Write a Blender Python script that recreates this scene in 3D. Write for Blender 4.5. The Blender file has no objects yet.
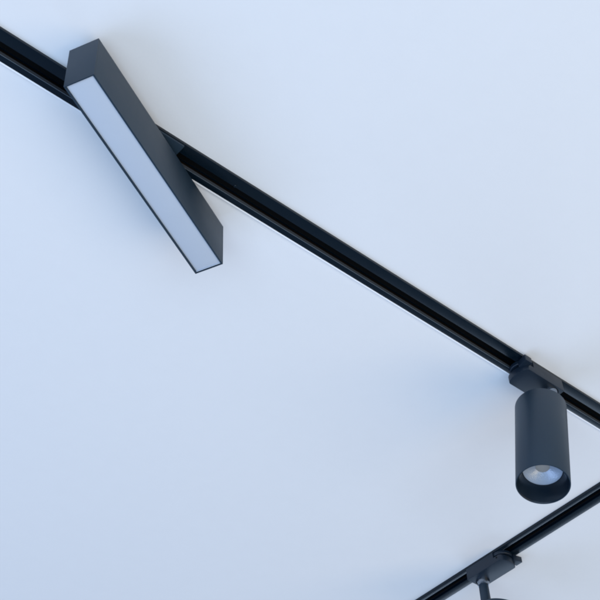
import bpy, bmesh, math
from mathutils import Vector, Matrix

S = bpy.context.scene
C = S.collection
MM = 0.001
EYE = 1.5                                   # camera height; the ceiling is 1.182 m above it

# ---------------------------------------------------------------- camera
PITCH, ROLL, FPX = 0.7998, -0.0519, 1293.7
cp, sp = math.cos(PITCH), math.sin(PITCH)
F = Vector((0, cp, sp)); R0 = Vector((1, 0, 0)); U0 = Vector((0, -sp, cp))
cr, sr = math.cos(ROLL), math.sin(ROLL)
RX = cr * R0 + sr * U0
UP = -sr * R0 + cr * U0
cam = bpy.data.objects.new('camera', bpy.data.cameras.new('camera'))
C.objects.link(cam)
m = Matrix(((RX.x, UP.x, -F.x, 0), (RX.y, UP.y, -F.y, 0), (RX.z, UP.z, -F.z, EYE), (0, 0, 0, 1)))
cam.matrix_world = m
cam.data.sensor_width = 36
cam.data.lens = FPX / 600 * 36
cam.data.clip_start = 0.05
cam.data.clip_end = 100
S.camera = cam

# ---------------------------------------------------------------- world, lamps, exposure
S.view_settings.view_transform = 'Standard'
S.view_settings.look = 'None'
S.view_settings.exposure = 0
S.view_settings.gamma = 1
w = bpy.data.worlds.new('World'); S.world = w; w.use_nodes = True
bg = w.node_tree.nodes['Background']
bg.inputs['Color'].default_value = (0.46, 0.67, 1.0, 1)
bg.inputs['Strength'].default_value = 0.25

def area(name, loc, target, size, power, col, size_y=None):
    l = bpy.data.lights.new(name, 'AREA')
    l.energy = power; l.color = col
    l.shape = 'RECTANGLE'; l.size = size; l.size_y = size_y or size
    o = bpy.data.objects.new(name, l); C.objects.link(o)
    o.location = loc
    d = Vector(target) - Vector(loc)
    o.rotation_euler = d.to_track_quat('-Z', 'Y').to_euler()
    return o
# cool window on the left, warm light on the right, an added cool ambient fill behind the camera, an added lamp ahead to lighten the rails
area('window_light_left', (-3.0, 1.2, -0.2), (0.1, 1.2, 2.68), 3.4, 72, (0.455, 0.615, 0.96), 2.8)
area('room_light_right', (2.6, 0.3, -0.3), (0.15, 1.35, 2.68), 3.0, 62, (1.0, 0.785, 0.48), 2.8)
area('ambient_fill_behind', (0.0, -2.0, -0.3), (0.1, 1.2, 2.68), 4.5, 160, (0.575, 0.735, 0.945), 3.0)
area('rail_fill_ahead', (1.2, 4.7, 1.3), (0.2, 1.3, 2.5), 2.4, 25, (0.60, 0.77, 1.0), 1.4)

# ---------------------------------------------------------------- materials
def nd(nt, t, **k):
    n = nt.nodes.new(t)
    for a, b in k.items(): setattr(n, a, b)
    return n
def mat(name, col, rough, metal=0.0, spec=0.5, bump=0.0, bscale=900.0, rvar=0.0, cvar=0.0, coat=0.0, bdist=0.0002):
    mt = bpy.data.materials.new(name); mt.use_nodes = True
    nt = mt.node_tree; b = nt.nodes['Principled BSDF']
    b.inputs['Base Color'].default_value = (*col, 1)
    b.inputs['Roughness'].default_value = rough
    b.inputs['Metallic'].default_value = metal
    b.inputs['Specular IOR Level'].default_value = spec
    b.inputs['Coat Weight'].default_value = coat
    tc = nd(nt, 'ShaderNodeTexCoord')
    if bump:
        n = nd(nt, 'ShaderNodeTexNoise'); n.inputs['Scale'].default_value = bscale; n.inputs['Detail'].default_value = 3
        nt.links.new(tc.outputs['Object'], n.inputs['Vector'])
        bp = nd(nt, 'ShaderNodeBump'); bp.inputs['Strength'].default_value = bump; bp.inputs['Distance'].default_value = bdist
        nt.links.new(n.outputs['Fac'], bp.inputs['Height']); nt.links.new(bp.outputs['Normal'], b.inputs['Normal'])
    if rvar or cvar:
        n2 = nd(nt, 'ShaderNodeTexNoise'); n2.inputs['Scale'].default_value = 38; n2.inputs['Detail'].default_value = 5
        nt.links.new(tc.outputs['Object'], n2.inputs['Vector'])
        if rvar:
            mr = nd(nt, 'ShaderNodeMapRange')
            mr.inputs['To Min'].default_value = rough - rvar; mr.inputs['To Max'].default_value = rough + rvar
            nt.links.new(n2.outputs['Fac'], mr.inputs['Value']); nt.links.new(mr.outputs['Result'], b.inputs['Roughness'])
        if cvar:
            mx = nd(nt, 'ShaderNodeMix', data_type='RGBA')
            mx.inputs['A'].default_value = (*[c * (1 - cvar) for c in col], 1)
            mx.inputs['B'].default_value = (*[min(1, c * (1 + cvar)) for c in col], 1)
            nt.links.new(n2.outputs['Fac'], mx.inputs['Factor']); nt.links.new(mx.outputs['Result'], b.inputs['Base Color'])
    return mt

M_CEIL = mat('ceiling_paint', (0.80, 0.80, 0.80), 0.75, spec=0.25, bump=0.22, bscale=230, cvar=0.012, bdist=0.0004)
M_BLACK = mat('black_powder_coat', (0.011, 0.027, 0.045), 0.46, spec=0.46, bump=0.12, bscale=2600, rvar=0.05, cvar=0.1)
M_TRACK = mat('black_anodised_rail', (0.002, 0.007, 0.013), 0.26, spec=0.36, bump=0.05, bscale=1800, rvar=0.04, cvar=0.1)
M_INNER = mat('black_plastic_liner', (0.002, 0.003, 0.004), 0.6, spec=0.15)
M_LIT_WALL = mat('lit_wall_grey', (0.060, 0.066, 0.074), 0.4, spec=0.5)
M_EDGE_HL = mat('edge_highlight_grey', (0.11, 0.135, 0.16), 0.35, spec=0.6)
M_COPPER = mat('copper_conductor', (0.075, 0.055, 0.045), 0.45, metal=1.0)
M_CHROME = mat('chrome', (0.24, 0.27, 0.31), 0.18, metal=1.0)
M_DIFF = mat('opal_diffuser', (0.495, 0.545, 0.615), 0.42, spec=0.5, cvar=0.02)
M_REFL = mat('black_reflector', (0.004, 0.010, 0.018), 0.26, spec=0.5)
M_LENS = mat('faceted_lens', (0.40, 0.47, 0.57), 0.30, metal=0.25, spec=0.6, coat=0.5)
_nt = M_LENS.node_tree; _b = _nt.nodes['Principled BSDF']
_tc = nd(_nt, 'ShaderNodeTexCoord'); _v = nd(_nt, 'ShaderNodeTexVoronoi'); _v.inputs['Scale'].default_value = 620
_bp = nd(_nt, 'ShaderNodeBump'); _bp.inputs['Strength'].default_value = 0.24; _bp.inputs['Distance'].default_value = 0.0007
_nt.links.new(_tc.outputs['Object'], _v.inputs['Vector']); _nt.links.new(_v.outputs['Distance'], _bp.inputs['Height'])
_nt.links.new(_bp.outputs['Normal'], _b.inputs['Normal'])
M_ADAPT = mat('black_plastic', (0.006, 0.014, 0.026), 0.42, spec=0.42, bump=0.08, bscale=2600, rvar=0.04, cvar=0.1)
M_CHIP = mat('led_chip', (0.34, 0.335, 0.32), 0.35)
M_BRIGHT_LINE = mat('bright_line_white', (0.95, 0.95, 0.95), 0.35)

# ---------------------------------------------------------------- mesh helpers (all lengths in mm)
def link(name, bm, material, parent=None, xf=None, bevel=0.0, smooth=35):
    if xf is not None: bmesh.ops.transform(bm, matrix=xf, verts=bm.verts)
    bmesh.ops.recalc_face_normals(bm, faces=bm.faces)
    if bevel:
        ed = [e for e in bm.edges if len(e.link_faces) == 2 and e.calc_face_angle(0) > math.radians(40)]
        bmesh.ops.bevel(bm, geom=ed, offset=bevel, segments=2, profile=0.6, affect='EDGES', clamp_overlap=True)
    bmesh.ops.scale(bm, vec=(MM, MM, MM), verts=bm.verts)
    me = bpy.data.meshes.new(name); bm.to_mesh(me); bm.free()
    for p in me.polygons: p.use_smooth = True
    me.set_sharp_from_angle(angle=math.radians(smooth))
    me.materials.append(material)
    o = bpy.data.objects.new(name, me); C.objects.link(o)
    if parent: o.parent = parent
    return o
def box(bm, x0, x1, y0, y1, z0, z1):
    r = bmesh.ops.create_cube(bm, size=1)
    for v in r['verts']:
        v.co = Vector((x0 + (v.co.x + .5) * (x1 - x0), y0 + (v.co.y + .5) * (y1 - y0), z0 + (v.co.z + .5) * (z1 - z0)))
    return bm
def boxm(*a): return box(bmesh.new(), *a)
def prism(pts, z0, z1, axis='z', bm=None):
    bm = bm or bmesh.new()
    def P(a, b, t): return (a, b, t) if axis == 'z' else (t, a, b)
    lo = [bm.verts.new(P(a, b, z0)) for a, b in pts]; hi = [bm.verts.new(P(a, b, z1)) for a, b in pts]
    n = len(pts)
    bm.faces.new(lo); bm.faces.new(hi[::-1])
    for i in range(n): bm.faces.new((lo[i], lo[(i + 1) % n], hi[(i + 1) % n], hi[i]))
    return bm
def lathe(prof, n=96, bm=None, x=0, y=0):
    bm = bm or bmesh.new(); rings = []
    for r, z in prof:
        if r < 1e-6: rings.append([bm.verts.new((x, y, z))])
        else: rings.append([bm.verts.new((x + r * math.cos(2 * math.pi * i / n), y + r * math.sin(2 * math.pi * i / n), z)) for i in range(n)])
    for a, b in zip(rings, rings[1:]):
        for i in range(n):
            j = (i + 1) % n
            if len(a) == 1 and len(b) == 1: continue
            if len(a) == 1: bm.faces.new((a[0], b[i], b[j]))
            elif len(b) == 1: bm.faces.new((a[i], a[j], b[0]))
            else: bm.faces.new((a[i], a[j], b[j], b[i]))
    return bm
def thing(name, loc, rz, label, cat, group=None):
    o = bpy.data.objects.new(name, None); C.objects.link(o)
    o.empty_display_size = 0.05
    o.location = loc; o.rotation_euler = (0, 0, rz)
    o['label'] = label; o['category'] = cat
    if group: o['group'] = group
    return o

# ---------------------------------------------------------------- layout (u along the long rail, n across it)
A1 = 0.7431
UD = Vector((math.cos(A1), math.sin(A1), 0)); ND = Vector((-math.sin(A1), math.cos(A1), 0))
H = 1182.2
def at(u, n, z): return (UD * u + ND * n + Vector((0, 0, z))) * MM + Vector((0, 0, EYE))
N1, U2 = 754.7, 1392.0
ZT = -4.1                                   # face of the rails below the ceiling

# ---------------------------------------------------------------- ceiling
bm = bmesh.new()
h1 = (N1 - 10.3, N1 + 14.3); h2 = (U2 - 14.3, U2 + 10.3)
def quad(u0, u1, n0, n1):
    bm.faces.new([bm.verts.new((u, n, 0)) for u, n in ((u0, n0), (u0, n1), (u1, n1), (u1, n0))])
E0, E1 = -4500, 6500
n17 = N1 + 18.6
quad(E0, E1, E0, h1[0]); quad(E0, E1, h1[1], n17)
quad(E0, -1700, h1[0], h1[1]); quad(3000, E1, h1[0], h1[1])
quad(E0, h2[0], n17, E1); quad(h2[1], E1, n17, E1); quad(h2[0], h2[1], 3500, E1)
ceil = link('ceiling', bm, M_CEIL)
ceil.location = at(0, 0, H); ceil.rotation_euler = (0, 0, A1)
ceil['kind'] = 'structure'

# ---------------------------------------------------------------- rails
PROFILE = [(-17.5, .4), (-17.5, ZT), (-4.2, ZT), (-4.2, -2.2), (-8.4, -2.2), (-8.4, 12.6), (12.4, 12.6), (12.4, 1.6), (10.2, 1.6),
           (10.2, ZT), (17.5, ZT), (17.5, .4), (14, .4), (14, 14.2), (-10, 14.2), (-10, .4)]
def rail(loc, rz, length, label, group):
    t = thing('lighting_track', loc, rz, label, 'track', group)
    o = link('rail_profile', prism(PROFILE, 0, length, 'x'), M_TRACK, t, bevel=0.25, smooth=30)
    bm = boxm(1, length - 1, 11.2, 12.3, 5.0, 7.4)
    link('conductor_strip', bm, M_COPPER, t)
    bm = boxm(1, length - 1, -8.3, -7.2, 5.0, 7.4)
    link('conductor_strip', bm, M_COPPER, t)
    link('lit_wall_strip', boxm(1, length - 1, 9.85, 10.25, -2.3, 1.4), M_LIT_WALL, t)  # added lighter strip, painted as the slot's far wall catching light
    link('edge_highlight', boxm(1, length - 1, 9.7, 10.25, ZT + .15, ZT + .6), M_EDGE_HL, t)  # added pale strip, a highlight painted along the slot edge
    link('slot_liner', boxm(1, length - 1, -7.0, 11.0, 11.0, 12.5), M_INNER, t)
    return t
G = 'black lighting tracks on the ceiling'
t1 = rail(at(-1700, N1, H), A1, 4700, 'long black lighting track crossing the ceiling diagonally, carrying the bar light', G)
t2 = rail(at(U2, N1 + 17.6, H), A1 + math.pi / 2, 2700, 'short stretch of black lighting track in the bottom right corner', G)
# added white strip, stands in for a bright line of light beside the rail
link('bright_line_strip', prism([(17.55, .4), (17.55, -4.25), (18.6, -4.4), (19.5, -4.2), (19.8, .4)], 0, 4700, 'x'), M_BRIGHT_LINE, t1)
def screw(parent, x, y, z, r=1.9):
    bm = lathe([(0, z + .1), (r, z + .1), (r, z - .5), (r * .8, z - .9), (0, z - .9)], 24, x=x, y=y)
    return link('fixing_screw', bm, M_TRACK, parent)
SCREW_U = 595
screw(t1, SCREW_U + 1700, -5.6, ZT)

# ---------------------------------------------------------------- linear light
BL, BW, BH = 288.8, 35.5, 65.7
ba = 1.1843
lin = thing('linear_light', (-0.15716, 0.87633, EYE + 1.0984), ba, 'long black rectangular bar light with frosted white diffuser, hung across the long track', 'linear light')
t = 2.0
bm = bmesh.new()
# extruded housing: a U of two side walls and a top, open at the bottom
hx = BL / 2 - 1.6
prism([(-BW / 2, 0), (-BW / 2, BH), (BW / 2, BH), (BW / 2, 0), (BW / 2 - t, 0), (BW / 2 - t, 12), (-BW / 2 + t, 12), (-BW / 2 + t, 0)], -hx, hx, 'x', bm)
link('housing', bm, M_BLACK, lin, bevel=0.35)
for s in (-1, 1):
    a, b = sorted((s * (hx + .03), s * BL / 2))
    ec = link('end_cap', boxm(a, b, -BW / 2, BW / 2, 0, BH), M_BLACK, lin, bevel=0.35)
bm = bmesh.new()
box(bm, -hx + .3, hx - .3, -BW / 2 + t + .12, BW / 2 - t - .12, 1.9, 4.0)
box(bm, hx - 1.1, hx - .35, -BW / 2 + t + .3, BW / 2 - t - .3, .6, 1.85)  # added lip, raised to catch light as a bright line at the end
link('diffuser', bm, M_DIFF, lin, bevel=0.25)
link('pivot', lathe([(0, BH - .3), (11, BH - .3), (11, BH + 11.4), (0, BH + 11.4)], 48), M_BLACK, lin)
rot = Matrix.Rotation(A1 - ba, 4, 'Z')
top = H + ZT - 1098.4
bm = boxm(-36, 36, -13.5, 13.5, top - 3.2, top - .05)
ad = link('track_adapter', bm, M_BLACK, lin, xf=rot, bevel=0.6)
link('contact_block', boxm(-34, 34, -3.8, 9.8, top - .5, top + 8), M_INNER, ad, xf=rot)
ad.location.z = 0

# ---------------------------------------------------------------- spotlights
def spotlight(loc, rz, top_c, rotz, tilt, label):
    """local frame: z = 0 at the face of the rail, +x towards the stem; lamp axis tilted about the lamp's own y"""
    t = thing('track_spotlight', loc, rz, label, 'spotlight', 'cylindrical spotlights clipped to the tracks')
    # adapter body: flat box with one rounded end, its upper storey shorter to leave room for the turning ring
    x0, x1, hw = -30.5, 38.5, 17.9
    arc = [(x0 - 8.0 * math.cos(a), hw * math.sin(a)) for a in [math.radians(-90 + 180 * i / 20) for i in range(21)]]
    bm = bmesh.new()
    zl, zs, zt, xs = -20.0, -9.6, 0.1, -20.0
    ring = [(x1, hw), (xs, hw)] + arc[::-1] + [(xs, -hw), (x1, -hw)]
    lo = [bm.verts.new((x, y, zl)) for x, y in ring]
    n = len(ring)
    hi = [bm.verts.new((x, y, zt if i in (0, n - 1) else zs)) for i, (x, y) in enumerate(ring)]
    ta, tb = bm.verts.new((xs, hw, zt)), bm.verts.new((xs, -hw, zt))
    bm.faces.new(lo)
    for i in range(1, n - 2): bm.faces.new((lo[i], lo[i + 1], hi[i + 1], hi[i]))
    bm.faces.new((lo[0], lo[1], hi[1], ta, hi[0]))
    bm.faces.new((lo[n - 2], lo[n - 1], hi[n - 1], tb, hi[n - 2]))
    bm.faces.new((lo[n - 1], lo[0], hi[0], hi[n - 1]))
    bm.faces.new(hi[1:n - 1])
    bm.faces.new((hi[1], ta, tb, hi[n - 2]))
    bm.faces.new((hi[0], ta, tb, hi[n - 1]))
    body = link('adapter_body', bm, M_ADAPT, t, bevel=0.7)
    link('screw_hole_shade', lathe([(0, -2.5), (1.7, -2.5), (1.7, .25), (0, .25)], 20), M_INNER, body, Matrix.Translation((-26.5, 17.85, -12.6)) @ Matrix.Rotation(math.radians(90), 4, 'Z') @ Matrix.Rotation(math.radians(90), 4, 'Y'))  # dark plug painted as the shade inside a screw hole
    tr = link('turning_ring', lathe([(0, -5.8), (15.6, -5.8), (16.2, -5.2), (16.2, -.6), (15.7, .1), (0, .1)], 64, x=-23.5), M_ADAPT, t)
    link('ring_core', lathe([(0, -9.5), (12.2, -9.5), (12.2, -5.7), (0, -5.7)], 48, x=-23.5), M_INNER, tr)  # blacker core, painted to deepen the shade in the gap
    bm = bmesh.new()
    prism([(-43.5, -23.5), (-42.8, -24.2), (-31, -24.2), (-30.4, -23.5), (-31, -8), (-40, -8)], -13.0, -3.4, 'z', bm)
    link('locking_lever', bm, M_ADAPT, t, bevel=0.5)
    sx, sy = 25.5, -4.0
    link('collar', lathe([(0, -19.8), (11.3, -19.8), (11.3, -20.4), (8.5, -28.4), (0, -28.4)], 64, x=sx, y=sy), M_CHROME, t)
    link('stem', lathe([(0, -28.3), (7.7, -28.3), (8.3, -70), (8.3, -82), (0, -82)], 48, x=sx, y=sy), M_BLACK, t)
    # lamp cylinder
    X = Matrix.Translation(top_c) @ Matrix.Rotation(rotz, 4, 'Z') @ Matrix.Rotation(tilt, 4, 'Y')
    R, L, wl = 33.7, 145.6, 1.3
    link('housing', lathe([(0, 0), (R - 1.2, 0), (R - .35, -.35), (R, -1.2), (R, -L + .5), (R - .3, -L), (R - wl + .3, -L), (R - wl, -L + .4), (R - wl, -L + 40), (0, -L + 40)], 128), M_BLACK, t, X)
    D = 25.0
    rf = link('reflector', lathe([(R - wl - .05, -L + .7), (R - wl - .5, -L + .7), (R - wl - 1.0, -L + 1.2), (25.6, -L + D - 1), (25.0, -L + D), (25.0, -L + D + 6)], 128), M_REFL, t, X)
    prof = [(24.9, -L + D + 1.6), (24.6, -L + D), (23.6, -L + D + .1)]
    for i in range(1, 21):
        q = i / 20
        prof.append((23.6 - q * (23.6 - 8.6), -L + D + .1 + 6.5 * q ** 1.25))
    ln = link('lens', lathe(prof, 96), M_LENS, t, X)
    link('led_chip', lathe([(0, -L + D + 8), (8.8, -L + D + 8), (8.8, -L + D + 6.2), (6, -L + D + 5.2), (0, -L + D + 4.6)], 40), M_CHIP, ln, X)
    return t
spotlight(at(1115.5, N1, H + ZT), A1, (-5.1, -4.3, -63.3), 0.0, math.atan(.22), 'black cylindrical spotlight shown whole, with its lens and chrome neck, under the long track')
spotlight(at(U2, 1097.5, H + ZT), A1 + math.pi / 2, (-1.5, -13.0, -79.5), math.radians(20), math.radians(-20), 'black spotlight cut off by the bottom edge, showing adapter, chrome collar and stem')

S.render.film_transparent = False
S.cycles.use_denoising = True
S.cycles.filter_width = 2.0
